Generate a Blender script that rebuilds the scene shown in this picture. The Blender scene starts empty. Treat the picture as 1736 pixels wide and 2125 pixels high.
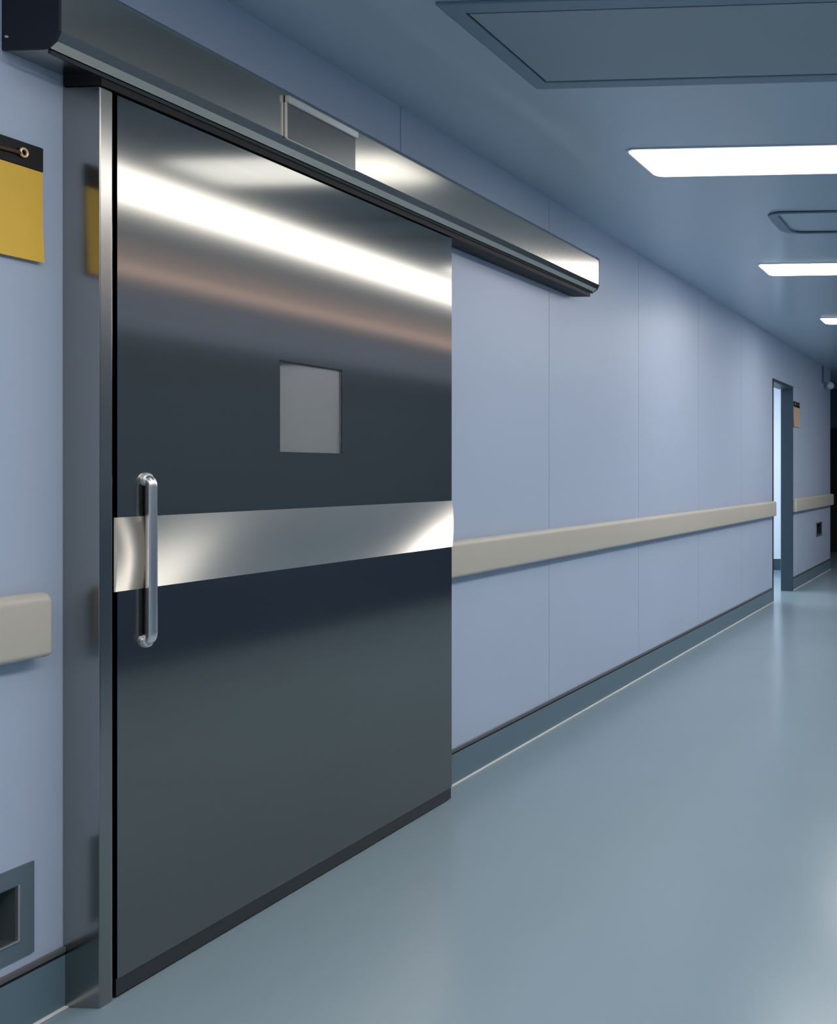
import bpy, bmesh, math
from mathutils import Vector, Matrix

C = bpy.context.scene.collection
SC = bpy.context.scene

# ------------------------------------------------------------------ materials
def mat(name, col, rough=0.5, metal=0.0, spec=0.5, coat=0.0, coat_rough=0.1,
        aniso=0.0, tangent=None, vary=0.0, vscale=(4, 4, 4), rvary=0.0, trans=0.0, bump=0.0, ior=1.45):
    m = bpy.data.materials.new(name)
    m.use_nodes = True
    nt = m.node_tree
    b = nt.nodes['Principled BSDF']
    b.inputs['Base Color'].default_value = (*col, 1)
    b.inputs['Roughness'].default_value = rough
    b.inputs['Metallic'].default_value = metal
    b.inputs['Specular IOR Level'].default_value = spec
    b.inputs['Coat Weight'].default_value = coat
    b.inputs['Coat Roughness'].default_value = coat_rough
    b.inputs['Transmission Weight'].default_value = trans
    b.inputs['IOR'].default_value = ior
    if aniso:
        b.inputs['Anisotropic'].default_value = aniso
        v = nt.nodes.new('ShaderNodeCombineXYZ')
        for i in range(3):
            v.inputs[i].default_value = tangent[i]
        nt.links.new(v.outputs[0], b.inputs['Tangent'])
    if vary or rvary or bump:
        tc = nt.nodes.new('ShaderNodeTexCoord')
        mp = nt.nodes.new('ShaderNodeMapping')
        mp.inputs['Scale'].default_value = vscale
        ns = nt.nodes.new('ShaderNodeTexNoise')
        ns.inputs['Scale'].default_value = 1.0
        ns.inputs['Detail'].default_value = 4.0
        nt.links.new(tc.outputs['Object'], mp.inputs['Vector'])
        nt.links.new(mp.outputs['Vector'], ns.inputs['Vector'])
        if vary:
            mx = nt.nodes.new('ShaderNodeMix')
            mx.data_type = 'RGBA'
            mx.inputs[6].default_value = (*[c * (1 - vary) for c in col], 1)
            mx.inputs[7].default_value = (*[min(1, c * (1 + vary)) for c in col], 1)
            nt.links.new(ns.outputs['Fac'], mx.inputs[0])
            nt.links.new(mx.outputs[2], b.inputs['Base Color'])
        if rvary:
            mr = nt.nodes.new('ShaderNodeMapRange')
            mr.inputs['To Min'].default_value = max(0, rough - rvary)
            mr.inputs['To Max'].default_value = rough + rvary
            nt.links.new(ns.outputs['Fac'], mr.inputs['Value'])
            nt.links.new(mr.outputs['Result'], b.inputs['Roughness'])
        if bump:
            bp = nt.nodes.new('ShaderNodeBump')
            bp.inputs['Strength'].default_value = bump
            bp.inputs['Distance'].default_value = 0.002
            nt.links.new(ns.outputs['Fac'], bp.inputs['Height'])
            nt.links.new(bp.outputs['Normal'], b.inputs['Normal'])
    return m

def emit(name, col, strength):
    m = bpy.data.materials.new(name)
    m.use_nodes = True
    b = m.node_tree.nodes['Principled BSDF']
    b.inputs['Base Color'].default_value = (0.8, 0.8, 0.8, 1)
    b.inputs['Emission Color'].default_value = (*col, 1)
    b.inputs['Emission Strength'].default_value = strength
    return m

M = {}
M['wall'] = mat('wall_panel_paint', (0.51, 0.595, 0.755), 0.38, spec=0.35, vary=0.03, vscale=(2, 2, 2))
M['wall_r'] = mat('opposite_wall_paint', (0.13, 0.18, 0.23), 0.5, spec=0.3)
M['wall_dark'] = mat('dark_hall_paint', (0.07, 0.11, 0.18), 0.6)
M['room'] = mat('side_room_paint', (0.80, 0.86, 0.92), 0.6)
M['floor'] = mat('vinyl_floor', (0.275, 0.37, 0.425), 0.22, spec=0.5, vary=0.04, vscale=(1.2, 1.2, 1.2), rvary=0.03)
M['ceiling'] = mat('ceiling_metal_panel', (0.49, 0.61, 0.71), 0.22, spec=0.5)
M['skirt'] = mat('skirting_vinyl', (0.14, 0.22, 0.27), 0.4)
M['cap'] = mat('skirting_cap', (0.13, 0.13, 0.14), 0.45)
M['groove'] = mat('dark_groove', (0.02, 0.02, 0.025), 0.7)
M['weld'] = mat('floor_weld', (0.85, 0.84, 0.82), 0.35)
M['steel'] = mat('brushed_steel_door', (0.28, 0.275, 0.255), 0.11, 1.0, aniso=0.3, tangent=(0, 1, 0),
                 vary=0.04, vscale=(60, 0.6, 60))
M['jamb'] = mat('polished_steel_jamb', (0.37, 0.365, 0.345), 0.2, 1.0)
M['header'] = mat('satin_steel_cover', (0.52, 0.49, 0.435), 0.19, 1.0, tangent=(0, 1, 0))
M['belt'] = mat('satin_bumper_steel', (0.42, 0.40, 0.36), 0.42, 1.0)
nt = M['belt'].node_tree
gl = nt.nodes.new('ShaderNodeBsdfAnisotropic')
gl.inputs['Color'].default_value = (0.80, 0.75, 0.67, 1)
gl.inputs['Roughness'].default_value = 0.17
nv = nt.nodes.new('ShaderNodeCombineXYZ')       # fixed upward tilt puts ceiling-light highlights on the band; no ribs modelled
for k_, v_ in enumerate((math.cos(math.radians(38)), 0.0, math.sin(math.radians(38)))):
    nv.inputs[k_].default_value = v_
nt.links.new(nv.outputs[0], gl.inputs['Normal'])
ms = nt.nodes.new('ShaderNodeMixShader')
ms.inputs[0].default_value = 0.6
nt.links.new(nt.nodes['Principled BSDF'].outputs[0], ms.inputs[1])
nt.links.new(gl.outputs[0], ms.inputs[2])
nt.links.new(ms.outputs[0], nt.nodes['Material Output'].inputs[0])
M['chrome'] = mat('chrome', (0.88, 0.87, 0.85), 0.28, 1.0)
M['rosette'] = mat('bright_satin_rosette', (0.93, 0.93, 0.92), 0.4, 0.85)
M['black'] = mat('black_rubber', (0.006, 0.006, 0.007), 0.6)
M['navy'] = mat('navy_end_plastic', (0.010, 0.012, 0.022), 0.45)
M['seal'] = mat('dark_steel_seal', (0.12, 0.12, 0.12), 0.4, 1.0)
M['blind'] = mat('pale_blind', (0.62, 0.62, 0.61), 0.4, 0.5)
M['glass'] = mat('clear_glass', (1, 1, 1), 0.03, trans=1.0)
M['rail'] = mat('beige_handrail_vinyl', (0.60, 0.56, 0.48), 0.42, spec=0.4)
M['yellow'] = mat('yellow_board', (0.98, 0.60, 0.085), 0.5, spec=0.3, vary=0.04, vscale=(8, 8, 8))
M['tan'] = mat('tan_board', (0.72, 0.50, 0.32), 0.5)
M['gold'] = mat('brass_ring', (0.95, 0.66, 0.38), 0.3, 0.6)
M['cord'] = mat('brown_cord', (0.10, 0.05, 0.04), 0.5)
M['plate'] = mat('grey_acrylic', (0.16, 0.165, 0.165), 0.25, 0.3)
M['silver'] = mat('silver_clip', (0.62, 0.63, 0.62), 0.35, 0.9)
M['box'] = mat('steel_switch_box', (0.20, 0.26, 0.30), 0.35, 0.5)
M['recess'] = mat('recess_steel', (0.17, 0.21, 0.22), 0.35, 0.6)
M['frame'] = mat('light_frame_paint', (0.60, 0.67, 0.74), 0.35)
M['hatch'] = mat('hatch_panel_paint', (0.30, 0.37, 0.42), 0.4)
M['hframe'] = mat('hatch_frame_paint', (0.20, 0.29, 0.38), 0.4)
M['cornice'] = mat('warm_timber_trim', (0.66, 0.42, 0.32), 0.4)
M['white'] = mat('white_plastic', (0.8, 0.8, 0.82), 0.4)
M['far_jamb'] = mat('blue_grey_jamb', (0.045, 0.075, 0.105), 0.45)
M['lamp'] = emit('lit_diffuser', (1.0, 0.955, 0.93), 12.0)
M['troffer'] = emit('lit_troffer', (1.0, 0.955, 0.91), 6.6)
M['lampdim'] = emit('soft_lit_diffuser', (1.0, 0.99, 0.96), 2.9)
M['cove'] = emit('warm_cove_glow', (1.0, 0.66, 0.52), 2.3)
M['roomlamp'] = emit('room_lamp', (0.92, 0.97, 1.0), 14.0)

# ------------------------------------------------------------------ helpers
def setp(o, label=None, cat=None, group=None, kind=None):
    if label: o['label'] = label
    if cat: o['category'] = cat
    if group: o['group'] = group
    if kind: o['kind'] = kind
    return o

def empty(name, loc, label, cat, group=None, kind=None):
    o = bpy.data.objects.new(name, None)
    o.empty_display_size = 0.1
    o.location = loc
    C.objects.link(o)
    return setp(o, label, cat, group, kind)

def obj(name, bm, m, parent=None, bevel=0.0, seg=2, smooth=False, angle=35):
    """Link a bmesh (given in world space) as one mesh object, local to its thing."""
    me = bpy.data.meshes.new(name)
    bmesh.ops.recalc_face_normals(bm, faces=bm.faces)
    off = Vector((0, 0, 0))
    p = parent
    while p is not None:
        off += Vector(p.location)
        p = p.parent
    if parent is not None:
        bmesh.ops.translate(bm, verts=bm.verts, vec=-off)
    bm.to_mesh(me)
    bm.free()
    for mm in (m if isinstance(m, (list, tuple)) else [m]):
        me.materials.append(mm)
    o = bpy.data.objects.new(name, me)
    C.objects.link(o)
    if parent is not None:
        o.parent = parent
    if smooth:
        for f in me.polygons:
            f.use_smooth = True
        me.set_sharp_from_angle(angle=math.radians(angle))
    if bevel:
        md = o.modifiers.new('bevel', 'BEVEL')
        md.width = bevel
        md.segments = seg
        md.limit_method = 'ANGLE'
        md.angle_limit = math.radians(40)
    return o

def box(bm, x0, x1, y0, y1, z0, z1):
    vs = [bm.verts.new((x, y, z)) for x in (x0, x1) for y in (y0, y1) for z in (z0, z1)]
    for q in ((0, 1, 3, 2), (4, 6, 7, 5), (0, 4, 5, 1), (2, 3, 7, 6), (0, 2, 6, 4), (1, 5, 7, 3)):
        bm.faces.new([vs[i] for i in q])
    return bm

def B(*a):
    return box(bmesh.new(), *a)

def boxes(lst):
    bm = bmesh.new()
    for a in lst:
        box(bm, *a)
    return bm

def extrude_y(profile, y0, y1):
    """Closed (x,z) outline swept along the corridor."""
    bm = bmesh.new()
    a = [bm.verts.new((x, y0, z)) for x, z in profile]
    b = [bm.verts.new((x, y1, z)) for x, z in profile]
    n = len(profile)
    for i in range(n):
        bm.faces.new((a[i], a[(i + 1) % n], b[(i + 1) % n], b[i]))
    bm.faces.new(a)
    bm.faces.new(list(reversed(b)))
    return bm

def rrect(x0, x1, y0, y1, r, n=8):
    pts = []
    for cx, cy, a0 in ((x1 - r, y1 - r, 0), (x0 + r, y1 - r, 90), (x0 + r, y0 + r, 180), (x1 - r, y0 + r, 270)):
        for i in range(n + 1):
            a = math.radians(a0 + 90 * i / n)
            pts.append((cx + r * math.cos(a), cy + r * math.sin(a)))
    return pts

def prism_z(pts, z0, z1):
    bm = bmesh.new()
    a = [bm.verts.new((x, y, z0)) for x, y in pts]
    b = [bm.verts.new((x, y, z1)) for x, y in pts]
    n = len(pts)
    for i in range(n):
        bm.faces.new((a[i], a[(i + 1) % n], b[(i + 1) % n], b[i]))
    bm.faces.new(list(reversed(a)))
    bm.faces.new(b)
    return bm

def ring_z(outer, inner, z0, z1):
    """Flat frame between two outlines with equal point counts."""
    bm = bmesh.new()
    n = len(outer)
    L = [[bm.verts.new((x, y, z)) for x, y in p] for p in (outer, inner) for z in (z0, z1)]
    o0, o1, i0, i1 = L
    for k in range(n):
        j = (k + 1) % n
        bm.faces.new((o0[k], o0[j], o1[j], o1[k]))
        bm.faces.new((i0[j], i0[k], i1[k], i1[j]))
        bm.faces.new((o0[j], o0[k], i0[k], i0[j]))
        bm.faces.new((o1[k], o1[j], i1[j], i1[k]))
    return bm

def tube(path, r, n=14, cap=True):
    bm = bmesh.new()
    P = [Vector(p) for p in path]
    rings = []
    up = None
    for i, p in enumerate(P):
        t = (P[min(i + 1, len(P) - 1)] - P[max(i - 1, 0)]).normalized()
        if up is None:
            up = t.orthogonal().normalized()
        else:
            up = (up - t * up.dot(t)).normalized()
        s = t.cross(up)
        rr = r[i] if isinstance(r, (list, tuple)) else r
        rings.append([bm.verts.new(p + up * rr * math.cos(2 * math.pi * k / n) + s * rr * math.sin(2 * math.pi * k / n)) for k in range(n)])
    for a, b in zip(rings, rings[1:]):
        for k in range(n):
            bm.faces.new((a[k], a[(k + 1) % n], b[(k + 1) % n], b[k]))
    if cap:
        bm.faces.new(list(reversed(rings[0])))
        bm.faces.new(rings[-1])
    return bm

def torus_x(cx, cy, cz, R, r, sy=1.0, n=28, k=10):
    bm = bmesh.new()
    rings = []
    for i in range(n):
        a = 2 * math.pi * i / n
        ring = []
        for j in range(k):
            b = 2 * math.pi * j / k
            rad = R + r * math.cos(b)
            ring.append(bm.verts.new((cx + r * math.sin(b), cy + rad * math.cos(a) * sy, cz + rad * math.sin(a))))
        rings.append(ring)
    for i in range(n):
        for j in range(k):
            bm.faces.new((rings[i][j], rings[(i + 1) % n][j], rings[(i + 1) % n][(j + 1) % k], rings[i][(j + 1) % k]))
    return bm

# ------------------------------------------------------------------ layout (metres)
W = -2.13            # face of the left wall
D = -2.04            # face of the sliding door
CH = 2.53            # ceiling height
XR = 1.25            # face of the wall on the right, out of the frame
YB, YE, YH = -4.0, 12.77, 15.6
DY0, DY1 = 2.218, 3.66
OY0, OY1, OZ = 9.457, 10.379, 2.12   # far doorway

# ------------------------------------------------------------------ setting
setp(obj('floor', B(-6.2, XR + 0.1, YB - 0.1, YH + 0.1, -0.1, 0), M['floor']), 'glossy grey-green vinyl floor of the corridor', 'floor', kind='structure')
setp(obj('ceiling', B(-6.2, XR + 0.1, YB - 0.1, YH + 0.1, CH, CH + 0.1), M['ceiling']), 'smooth blue-grey corridor ceiling carrying the lights', 'ceiling', kind='structure')

def wall_left():
    bm = bmesh.new()
    g = 0.002
    seams = [4.682 + 1.2 * k for k in range(-8, 6)]
    cuts = sorted([YB, YE, OY0, OY1] + [s for s in seams if YB < s < YE and not OY0 < s < OY1])
    holes = [(1.80, 2.066, 0.200, 0.324), (11.76, 12.14, 0.485, 0.62)]
    isseam = lambda y: any(abs(y - s) < 1e-6 for s in seams)
    for a, b in zip(cuts, cuts[1:]):
        if a >= OY0 - 1e-6 and b <= OY1 + 1e-6:
            box(bm, W - 0.12, W, a, b, OZ, CH)
            continue
        ya, yb = a + (g if isseam(a) else 0), b - (g if isseam(b) else 0)
        if isseam(a):
            box(bm, W - 0.12, W - 0.012, a - g, a + g, 0, CH)
        h = [q for q in holes if ya < q[0] and q[1] < yb]
        if h:
            h0, h1, z0, z1 = h[0]
            box(bm, W - 0.12, W, ya, h0, 0, CH)
            box(bm, W - 0.12, W, h1, yb, 0, CH)
            box(bm, W - 0.12, W, h0, h1, 0, z0)
            box(bm, W - 0.12, W, h0, h1, z1, CH)
        else:
            box(bm, W - 0.12, W, ya, yb, 0, CH)
    return bm
setp(obj('wall_left', wall_left(), M['wall']), 'long lavender-blue panelled wall along the left of the corridor', 'wall', kind='structure')
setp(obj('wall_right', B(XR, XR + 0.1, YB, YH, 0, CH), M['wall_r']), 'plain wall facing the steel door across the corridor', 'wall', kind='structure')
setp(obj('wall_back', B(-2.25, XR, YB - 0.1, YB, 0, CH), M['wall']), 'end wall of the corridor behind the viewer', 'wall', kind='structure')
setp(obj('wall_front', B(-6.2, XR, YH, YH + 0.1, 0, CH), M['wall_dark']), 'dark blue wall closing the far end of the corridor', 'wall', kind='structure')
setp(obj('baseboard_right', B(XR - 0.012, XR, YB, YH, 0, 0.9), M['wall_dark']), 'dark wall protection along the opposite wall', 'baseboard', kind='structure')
setp(obj('trim_4', B(XR - 0.015, XR, YB, YH, 2.10, 2.40), M['wall']), 'pale frieze along the top of the opposite wall', 'trim', kind='structure')
t = empty('cove_light', (XR - 0.03, 4.0, 2.44), 'thin warm cove light high along the opposite wall', 'cove light')
obj('housing', B(XR - 0.05, XR, -1.0, 13.0, 2.40, 2.44), M['frame'], t)
obj('glow_strip', B(XR - 0.045, XR, -1.0, 13.0, 2.455, 2.49), M['cove'], t)
# side room seen through the far doorway
setp(obj('wall_side_room_end', B(-6.1, W - 0.12, 12.6, 12.76, 0, CH), M['room']), 'bright white wall seen through the far doorway', 'wall', kind='structure')
setp(obj('wall_side_room_near', B(-6.1, W - 0.12, 8.6, 8.7, 0, CH), M['room']), 'near wall of the bright side room', 'wall', kind='structure')
setp(obj('wall_side_room_outer', B(-6.2, -6.1, 8.6, 15.6, 0, CH), M['room']), 'outer wall of the bright side room', 'wall', kind='structure')
setp(obj('baseboard_side_room', B(-6.1, W - 0.12, 12.585, 12.6, 0.0, 0.14), M['far_jamb']), 'dark blue skirting of the white room beyond the far doorway', 'baseboard', kind='structure')
t = empty('ceiling_light', (-3.5, 10.7, CH - 0.03), 'lit ceiling panel in the white side room', 'light')
obj('diffuser', B(-4.1, -2.9, 10.1, 11.3, CH - 0.03, CH), M['roomlamp'], t)

# skirting runs
def skirting(y0, y1, label):
    o = obj('baseboard_left', B(W, W + 0.006, y0, y1, 0.0, 0.120), M['skirt'])
    setp(o, label, 'baseboard', kind='structure')
    obj('groove', B(W, W + 0.004, y0, y1, 0.120, 0.127), M['groove'], o)
    obj('cap_strip', B(W, W + 0.010, y0, y1, 0.127, 0.141), M['cap'], o, bevel=0.003)
    obj('weld_strip', B(W, W + 0.016, y0, y1, 0.0, 0.005), M['weld'], o, bevel=0.002)
skirting(YB, 2.172, 'teal skirting with dark cap left of the steel door post')
skirting(DY1 + 0.01, OY0 - 0.004, 'long teal skirting between the steel door and the far doorway')
skirting(OY1 + 0.004, YE, 'short teal skirting beyond the far doorway')

# black doors across the far hall
d3 = empty('door_3', (-2.6, YH, 0), 'black closed door in the dark wall at the corridor end', 'door', kind='structure')
obj('leaf', B(-3.3, -1.9, YH - 0.03, YH, 0.0, 1.92), M['black'], d3)

# far doorway lining
d2 = empty('trim_2', (W, OY1, 0), 'blue-grey metal lining around the far open doorway', 'trim', kind='structure')
obj('far_post', B(W - 0.115, W + 0.012, OY1 - 0.02, OY1 + 0.0, 0, OZ), M['far_jamb'], d2, bevel=0.004)
obj('near_post', B(W - 0.14, W + 0.006, OY0, OY0 + 0.03, 0, OZ), M['groove'], d2, bevel=0.002)
obj('head', B(W - 0.14, W + 0.006, OY0 + 0.03, OY1 - 0.02, OZ - 0.03, OZ), M['far_jamb'], d2)

# ------------------------------------------------------------------ sliding steel door
door = empty('door_1', (D, DY0, 0), 'large brushed steel sliding door with bumper band and long pull handle', 'sliding door', kind='structure')
wy0, wy1, wz0, wz1 = 2.752, 3.024, 1.281, 1.543
th = 0.05
obj('leaf', boxes([(D - th, D, DY0, wy0, 0.045, 2.098), (D - th, D, wy1, DY1, 0.045, 2.098),
                   (D - th, D, wy0, wy1, 0.045, wz0), (D - th, D, wy0, wy1, wz1, 2.098)]), M['steel'], door)
bm = bmesh.new()
cols = []
for i in range(25):
    q = i / 24
    xx = D - 0.008 - 0.034 * max(0, (0.42 - q) / 0.42) ** 2
    yy = wy0 + 0.0005 + (wy1 - wy0 - 0.001) * q
    cols.append([bm.verts.new((xo, yy, zz)) for xo in (xx, xx - 0.003) for zz in (wz0 + 0.0005, wz1 - 0.0005)])
for a, b in zip(cols, cols[1:]):
    bm.faces.new((a[0], b[0], b[1], a[1]))
    bm.faces.new((a[2], a[3], b[3], b[2]))
    bm.faces.new((a[0], a[2], b[2], b[0]))
    bm.faces.new((a[1], b[1], b[3], a[3]))
win = obj('vision_panel', bm, M['blind'], door, smooth=True, angle=40)
win['label'] = 'pale blind behind the small square window'
obj('glass_pane', B(D - 0.006, D - 0.002, wy0 + 0.0005, wy1 - 0.0005, wz0 + 0.0005, wz1 - 0.0005), M['glass'], win)
obj('gasket', boxes([(D - 0.002, D + 0.0015, wy0, wy1, wz1 - 0.004, wz1)]), M['black'], win)
obj('bottom_seal', B(D - 0.045, D - 0.003, DY0, DY1, 0.004, 0.045), M['seal'], door)['label'] = 'dark bottom seal strip'
# bumper band: thin plate bowed outward
bp = []
nb = 12
for i in range(nb + 1):
    s = i / nb
    bp.append((D + 0.003 + 0.0045 * math.sin(math.pi * min(1, s * 1.0)) , 0.945 + 0.172 * s))
obj('bumper_band', extrude_y([(D - 0.001, 0.945)] + bp + [(D - 0.001, 1.117)], DY0 - 0.008, DY1 + 0.0), M['belt'], door, smooth=True, angle=50)['label'] = 'bright satin bumper band'
# pull handle
hy, hz0, hz1, so = 2.297, 0.818, 1.205, 0.0145
path = [(D - 0.002, hy, hz1)]
for i in range(9):
    a = math.radians(90 * i / 8)
    path.append((D + so - 0.012 + 0.012 * math.sin(a), hy, hz1 - 0.018 + 0.018 * math.cos(a)))
for i in range(9):
    a = math.radians(90 - 90 * i / 8)
    path.append((D + so - 0.012 + 0.012 * math.sin(a), hy, hz0 + 0.018 - 0.018 * math.cos(a)))
path.append((D - 0.002, hy, hz0))
hd = obj('pull_handle', tube(path, 0.0118, 20), M['chrome'], door, smooth=True, angle=60)
hd['label'] = 'long chrome pull handle'
for z in (hz0, hz1):
    obj('rosette', tube([(D, hy, z), (D + 0.007, hy, z)], [0.0165, 0.0155], 24), M['rosette'], hd, smooth=True)

# steel post left of the door
j = empty('trim_1', (W, 2.172, 0), 'polished steel post standing left of the sliding door', 'door post', kind='structure')
obj('post', B(W, D + 0.0, 2.172, 2.206, 0, 2.102), M['jamb'], j, bevel=0.0025, seg=3)
obj('rubber_seal', B(W, D - 0.012, 2.206, 2.217, 0, 2.10), M['black'], j)

# ------------------------------------------------------------------ operator cover above the door
HY0, HY1 = 2.030, 4.967
XF = -2.0
prof = [(W + 0.001, 2.128), (XF - 0.040, 2.128), (XF - 0.026, 2.131), (XF - 0.009, 2.145), (XF, 2.166),
        (XF, 2.288), (XF - 0.004, 2.297), (XF - 0.012, 2.305), (XF - 0.016, 2.307), (W + 0.001, 2.307)]
op = empty('door_operator_cover', (W, HY0, 2.128), 'long satin steel cover box above the sliding door', 'door operator')
shell = prof[1:]
obj('front_cover', extrude_y(prof, HY0 + 0.004, HY1 - 0.004), M['header'], op)
def grow(p, e):
    cx, cz = (W + XF) / 2, 2.22
    return [(x + (e if x > cx else 0), z + (e if z > cz else -e)) for x, z in p]
obj('end_cap', extrude_y(grow(prof, 0.0008), HY0, HY0 + 0.006), M['navy'], op)['label'] = 'navy black end plate'
obj('end_cap', extrude_y(grow(prof, 0.0008), HY1 - 0.006, HY1), M['navy'], op)
ec = [o for o in op.children if o.name.startswith('end_cap')][0]
obj('screw', tube([(W + 0.012, HY0 + 0.001, 2.155), (W + 0.012, HY0 - 0.002, 2.155)], [0.004, 0.003], 12), M['chrome'], ec)
obj('track_channel', boxes([(W + 0.004, D + 0.006, 2.170, HY1 - 0.03, 2.103, 2.130)]), M['black'], op)
obj('lower_lip', extrude_y([(XF - 0.034, 2.128), (XF - 0.034, 2.121), (XF - 0.030, 2.121), (XF - 0.026, 2.128)], HY0 + 0.01, HY1 - 0.01), M['seal'], op)

# name plate on the cover
XP = XF + 0.0012
npl = empty('sign_holder', (XP, 2.87, 2.16), 'empty grey plastic sign holder with silver top clip on the steel cover', 'sign holder')
obj('backing_plate', B(XP, XP + 0.006, 2.716, 3.020, 2.162, 2.262), M['plate'], npl, bevel=0.001)
obj('top_clip', B(XP, XP + 0.013, 2.714, 3.026, 2.260, 2.284), M['silver'], npl, bevel=0.003)
obj('edge_strip', B(XP, XP + 0.007, 2.7135, 2.716, 2.160, 2.262), M['silver'], npl)
obj('bottom_lip', B(XP, XP + 0.008, 2.716, 3.012, 2.159, 2.162), M['silver'], npl, bevel=0.001)

# ------------------------------------------------------------------ handrails
def handrail(y0, y1, label):
    t = empty('handrail', (W, (y0 + y1) / 2, 0.815), label, 'handrail', 'beige wall handrails')
    x1 = W + 0.045
    pr = [(W + 0.012, 0.818)]
    r = 0.014
    for i in range(7):
        a = math.radians(-90 + 90 * i / 6)
        pr.append((x1 - r + r * math.cos(a), 0.815 + r + r * math.sin(a)))
    for i in range(9):
        a = math.radians(90 * i / 8)
        pr.append((x1 - 0.022 + 0.022 * math.cos(a), 0.957 - 0.022 + 0.022 * math.sin(a)))
    pr.append((W + 0.012, 0.957))
    obj('rail_cover', extrude_y(pr, y0 + 0.01, y1 - 0.01), M['rail'], t, smooth=True, angle=40)
    cx, cz = W + 0.02, 0.886
    def endcap(ya, yb):
        bm = bmesh.new()
        rings = []
        for i in range(5):
            s = i / 4
            k = math.cos(math.radians(70) * s)
            y = ya + (yb - ya) * math.sin(math.radians(90) * s)
            rings.append([bm.verts.new((W + (x - W) * (0.75 + 0.25 * k), y, cz + (z - cz) * (0.94 + 0.06 * k))) for x, z in pr])
        n = len(pr)
        for a, b in zip(rings, rings[1:]):
            for k in range(n):
                bm.faces.new((a[k], a[(k + 1) % n], b[(k + 1) % n], b[k]))
        bm.faces.new(rings[0]); bm.faces.new(rings[-1])
        return bm
    obj('end_cap', endcap(y0 + 0.01, y0), M['rail'], t, smooth=True, angle=40)
    obj('end_cap', endcap(y1 - 0.01, y1), M['rail'], t, smooth=True, angle=40)
    obj('mounting_channel', B(W, W + 0.013, y0 + 0.02, y1 - 0.02, 0.835, 0.94), M['groove'], t)
handrail(YB + 0.1, 2.105, 'beige handrail ending left of the steel door post')
handrail(3.675, 9.44, 'longest beige handrail between the steel door and far doorway')
handrail(10.39, YE + 0.01, 'short distant beige handrail beyond the far doorway')

# ------------------------------------------------------------------ wall boards hanging by the doors
def board(y0, y1, z0, z1, zs, m, label, lab2):
    x = W + 0.002
    t = empty('hanging_board', (x, (y0 + y1) / 2, z0), label, 'notice board', 'hanging boards beside the doors')
    # slightly curled body
    bm = bmesh.new()
    n = 12
    grid = []
    for s in range(2):
        rows = []
        for i in range(n + 1):
            v = i / n
            xx = x + (0.004 if s else 0) + 0.006 * (1 - v) ** 2
            rows.append([bm.verts.new((xx, yy, z0 + (zs + 0.006 - z0) * v)) for yy in (y0, y1 - 0.002 * (1 - v))])
        grid.append(rows)
    for s in range(2):
        for i in range(n):
            a = grid[s]
            bm.faces.new((a[i][0], a[i][1], a[i + 1][1], a[i + 1][0]))
    for i in range(n):
        for e in range(2):
            bm.faces.new((grid[0][i][e], grid[0][i + 1][e], grid[1][i + 1][e], grid[1][i][e]))
    for i in (0, n):
        bm.faces.new((grid[0][i][0], grid[0][i][1], grid[1][i][1], grid[1][i][0]))
    obj('body', bm, m, t, smooth=True)['label'] = lab2
    st = obj('top_strip', B(W, x + 0.006, y0, y1, zs, z1), M['black'], t, bevel=0.002)
    st['label'] = 'black top strip'
    zc = (zs + z1) / 2 + 0.002
    for yc in (y1 - 0.050, y0 + 0.050):
        obj('ring', torus_x(x + 0.010, yc, zc, 0.0085, 0.003, 0.9), M['gold'], st, smooth=True, angle=80)
    pts = []
    for i in range(15):
        s = i / 14
        pts.append((x + 0.011, y1 - 0.060 + (y0 + 0.060 - y1 + 0.060) * s, zc - 0.003 - 0.010 * math.sin(math.pi * s) + 0.006 * s * (1 - s) * 4))
    obj('cord', tube(pts, 0.004, 8), M['cord'], st, smooth=True)
board(1.82, 2.118, 1.688, 1.944, 1.890, M['yellow'], 'yellow hanging board with black top strip left of the steel door', 'yellow body')
board(10.44, 10.75, 1.708, 1.972, 1.915, M['tan'], 'small distant tan hanging board beside the far doorway', 'tan body')

# ------------------------------------------------------------------ recessed switch boxes
def recess_box(name, y0, y1, z0, z1, hy0, hy1, hz0, hz1, label, cat, rm='recess', w=0.005):
    t = empty(name, (W, (y0 + y1) / 2, z0), label, cat)
    x1 = W + 0.004
    obj('face_plate', boxes([(W, x1, y0, hy0, z0, z1), (W, x1, hy1, y1, z0, z1), (W, x1, hy0, hy1, z0, hz0), (W, x1, hy0, hy1, hz1, z1)]), M['box'], t)
    e = 0.001
    d = 0.10
    k = 0.003
    obj('recess', boxes([(W - d, W - d + k, hy0 + e, hy1 - e, hz0 + e, hz1 - e), (W - d, W, hy0 + e, hy0 + e + k, hz0 + e, hz1 - e),
                         (W - d, W, hy1 - e - k, hy1 - e, hz0 + e, hz1 - e), (W - d, W, hy0 + e + k, hy1 - e - k, hz0 + e, hz0 + e + k),
                         (W - d, W, hy0 + e + k, hy1 - e - k, hz1 - e - k, hz1 - e)]), M[rm], t)
    obj('rim', boxes([(W - 0.002, x1 + 0.003, hy1 - w, hy1, hz0, hz1), (W - 0.002, x1 + 0.003, hy0, hy0 + w, hz0, hz1),
                      (W - 0.002, x1 + 0.003, hy0 + w, hy1 - w, hz0, hz0 + w)]), M['silver'], t, bevel=0.0015)['label'] = 'bright metal rim'
    return t
recess_box('foot_switch_box', 1.766, 2.100, 0.162, 0.363, 1.80, 2.066, 0.200, 0.324, 'recessed steel foot switch box low on wall left of the door post', 'foot switch')
recess_box('wall_box', 11.74, 12.16, 0.470, 0.635, 11.76, 12.14, 0.485, 0.62, 'small recessed wall box below the distant handrail', 'wall box', 'groove', 0.012)

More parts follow.
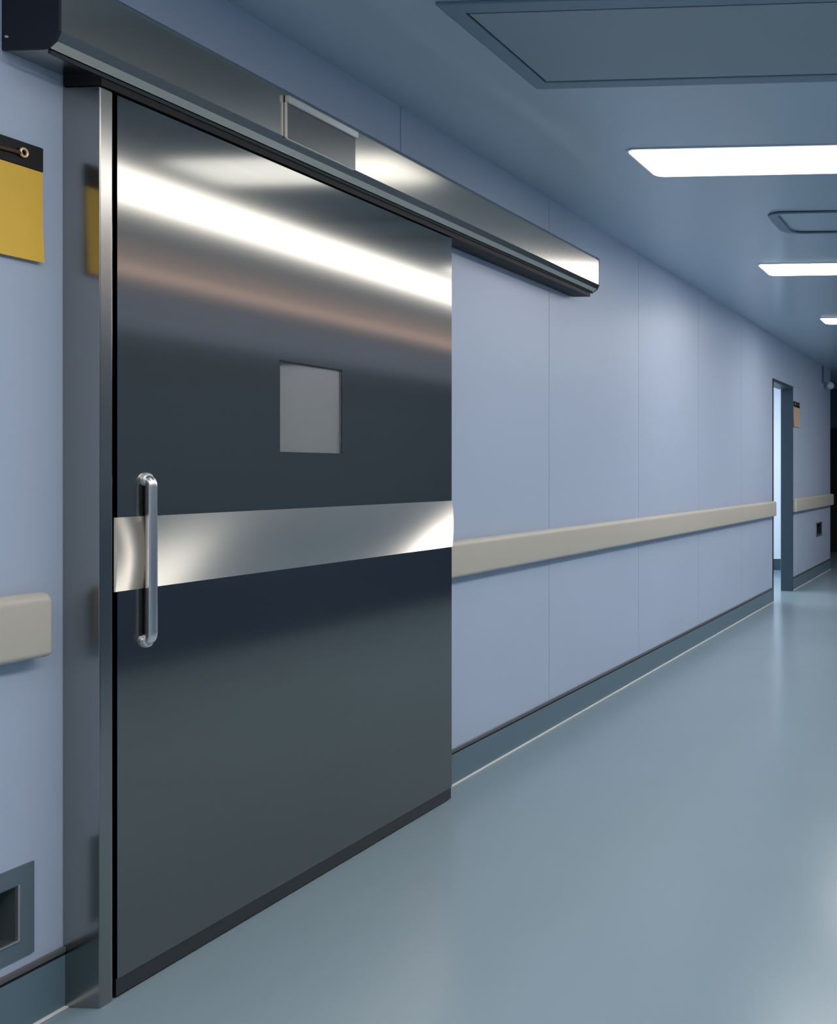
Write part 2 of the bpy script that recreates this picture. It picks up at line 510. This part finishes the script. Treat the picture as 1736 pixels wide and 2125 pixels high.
# small fixture high on the wall beyond the far doorway
t = empty('wall_fixture', (W, 12.4, 2.27), 'tiny dark bracket with white head high on the far wall', 'wall fixture')
obj('bracket', boxes([(W, W + 0.014, 12.14, 12.22, 2.31, 2.52), (W + 0.014, W + 0.06, 12.16, 12.20, 2.31, 2.325)]), M['skirt'], t)
bm = bmesh.new()
bmesh.ops.create_uvsphere(bm, u_segments=20, v_segments=12, radius=0.05)
bmesh.ops.transform(bm, matrix=Matrix.Translation((W + 0.07, 12.36, 2.30)) @ Matrix.Diagonal((0.9, 2.3, 0.9, 1)), verts=bm.verts)
obj('head', bm, M['white'], t, smooth=True, angle=80)

# ------------------------------------------------------------------ ceiling lights
LX0, LX1 = -1.50, -0.58
def light(y0, y1, label, lamp='lamp'):
    t = empty('ceiling_light', ((LX0 + LX1) / 2, (y0 + y1) / 2, CH - 0.02), label, 'ceiling light', 'corridor ceiling lights')
    o = rrect(LX0 - 0.012, LX1 + 0.012, y0 - 0.012, y1 + 0.012, 0.05)
    i = rrect(LX0, LX1, y0, y1, 0.04)
    obj('frame', ring_z(o, i, CH - 0.004, CH), M['frame'], t)
    obj('diffuser', prism_z(i, CH - 0.006, CH), M[lamp], t)
light(4.000, 4.365, 'largest lit rectangular ceiling light, nearest of the three in view', 'lampdim')
light(6.250, 6.600, 'middle lit ceiling light behind the small ceiling vent')
light(8.460, 8.780, 'farthest lit ceiling light, only its tip in view')
light(1.750, 2.110, 'lit ceiling light overhead just before the steel door', 'lampdim')
light(-0.500, -0.140, 'lit ceiling light directly above the viewer')
light(-2.750, -2.390, 'lit ceiling light behind the viewer')

def troffer(yc, label):
    t = empty('ceiling_troffer', (-0.13, yc, CH - 0.02), label, 'ceiling light', 'corridor troffer lights')
    o = rrect(-0.368, 0.14, yc - 1.12, yc + 1.12, 0.015)
    i = rrect(-0.36, 0.13, yc - 1.112, yc + 1.112, 0.01)
    obj('frame', ring_z(o, i, CH - 0.004, CH), M['frame'], t)
    obj('diffuser', prism_z(i, CH - 0.006, CH), M['troffer'], t)
for yc, lab in ((1.94, 'bright overhead troffer just before the steel door'), (4.18, 'bright troffer beside the nearest ceiling light'), (6.42, 'bright troffer beside the middle ceiling light'),
                (8.66, 'bright troffer beside the farthest ceiling light'), (10.86, 'bright troffer level with the far doorway'), (-0.30, 'bright troffer directly above the viewer')):
    troffer(yc, lab)

# ------------------------------------------------------------------ ceiling hatch and vent
h = empty('ceiling_hatch', (-1.02, 3.02, CH - 0.012), 'large flat ceiling access hatch with dark gap nearest the viewer', 'ceiling hatch')
def rect(x0, x1, y0, y1):
    return [(x1, y1), (x0, y1), (x0, y0), (x1, y0)]
hx0, hx1, hy0_, hy1_ = -1.560, -0.372, 2.712, 3.333
obj('frame', ring_z(rect(hx0, hx1, hy0_, hy1_), rect(hx0 + 0.056, hx1 - 0.056, hy0_ + 0.056, hy1_ - 0.056), CH - 0.010, CH), M['hframe'], h, bevel=0.003)
obj('gap', ring_z(rect(hx0 + 0.056, hx1 - 0.056, hy0_ + 0.056, hy1_ - 0.056), rect(hx0 + 0.066, hx1 - 0.066, hy0_ + 0.066, hy1_ - 0.066), CH - 0.003, CH), M['groove'], h)
obj('panel', prism_z(rect(hx0 + 0.064, hx1 - 0.064, hy0_ + 0.064, hy1_ - 0.064), CH - 0.008, CH), M['hatch'], h)

v = empty('ceiling_vent', (-0.82, 5.21, CH - 0.012), 'smaller round-cornered ceiling vent frame before the middle light', 'ceiling vent')
vx0, vx1, vy0, vy1 = -1.165, -0.41, 5.0, 5.43
obj('frame', ring_z(rrect(vx0, vx1, vy0, vy1, 0.09), rrect(vx0 + 0.055, vx1 - 0.055, vy0 + 0.006, vy1 - 0.006, 0.07), CH - 0.012, CH), M['hframe'], v)
obj('edge_seal', ring_z(rrect(vx0 - 0.001, vx1 + 0.001, vy0 - 0.001, vy1 + 0.001, 0.09), rrect(vx0 + 0.052, vx1 - 0.052, vy0 + 0.009, vy1 - 0.009, 0.07), CH - 0.004, CH), M['groove'], v)

# ------------------------------------------------------------------ world, camera, view
w = bpy.data.worlds.new('world')
SC.world = w
w.use_nodes = True
w.node_tree.nodes['Background'].inputs[0].default_value = (0.05, 0.07, 0.1, 1)
w.node_tree.nodes['Background'].inputs[1].default_value = 0.3

f_px, PPX, PPY, VP = 2100.0, 1928.0, 982.0, 2070.0
cam = bpy.data.cameras.new('camera')
co = bpy.data.objects.new('camera', cam)
C.objects.link(co)
SC.camera = co
co.location = (0, 0, 1.22)
co.rotation_euler = (math.pi / 2, 0, math.atan((VP - PPX) / f_px))
cam.sensor_fit = 'AUTO'
cam.sensor_width = 36
cam.lens = f_px / 2125 * 36
cam.shift_x = -(PPX - 868) / 2125
cam.shift_y = (PPY - 1062.5) / 2125
cam.clip_start = 0.05

SC.view_settings.view_transform = 'Standard'
SC.view_settings.look = 'None'
SC.view_settings.exposure = 0.0
SC.view_settings.gamma = 1.0
SC.view_settings.use_curve_mapping = False
SC.cycles.max_bounces = 10
SC.cycles.diffuse_bounces = 6
SC.cycles.glossy_bounces = 6
SC.cycles.sample_clamp_indirect = 6.0
SC.cycles.use_denoising = True
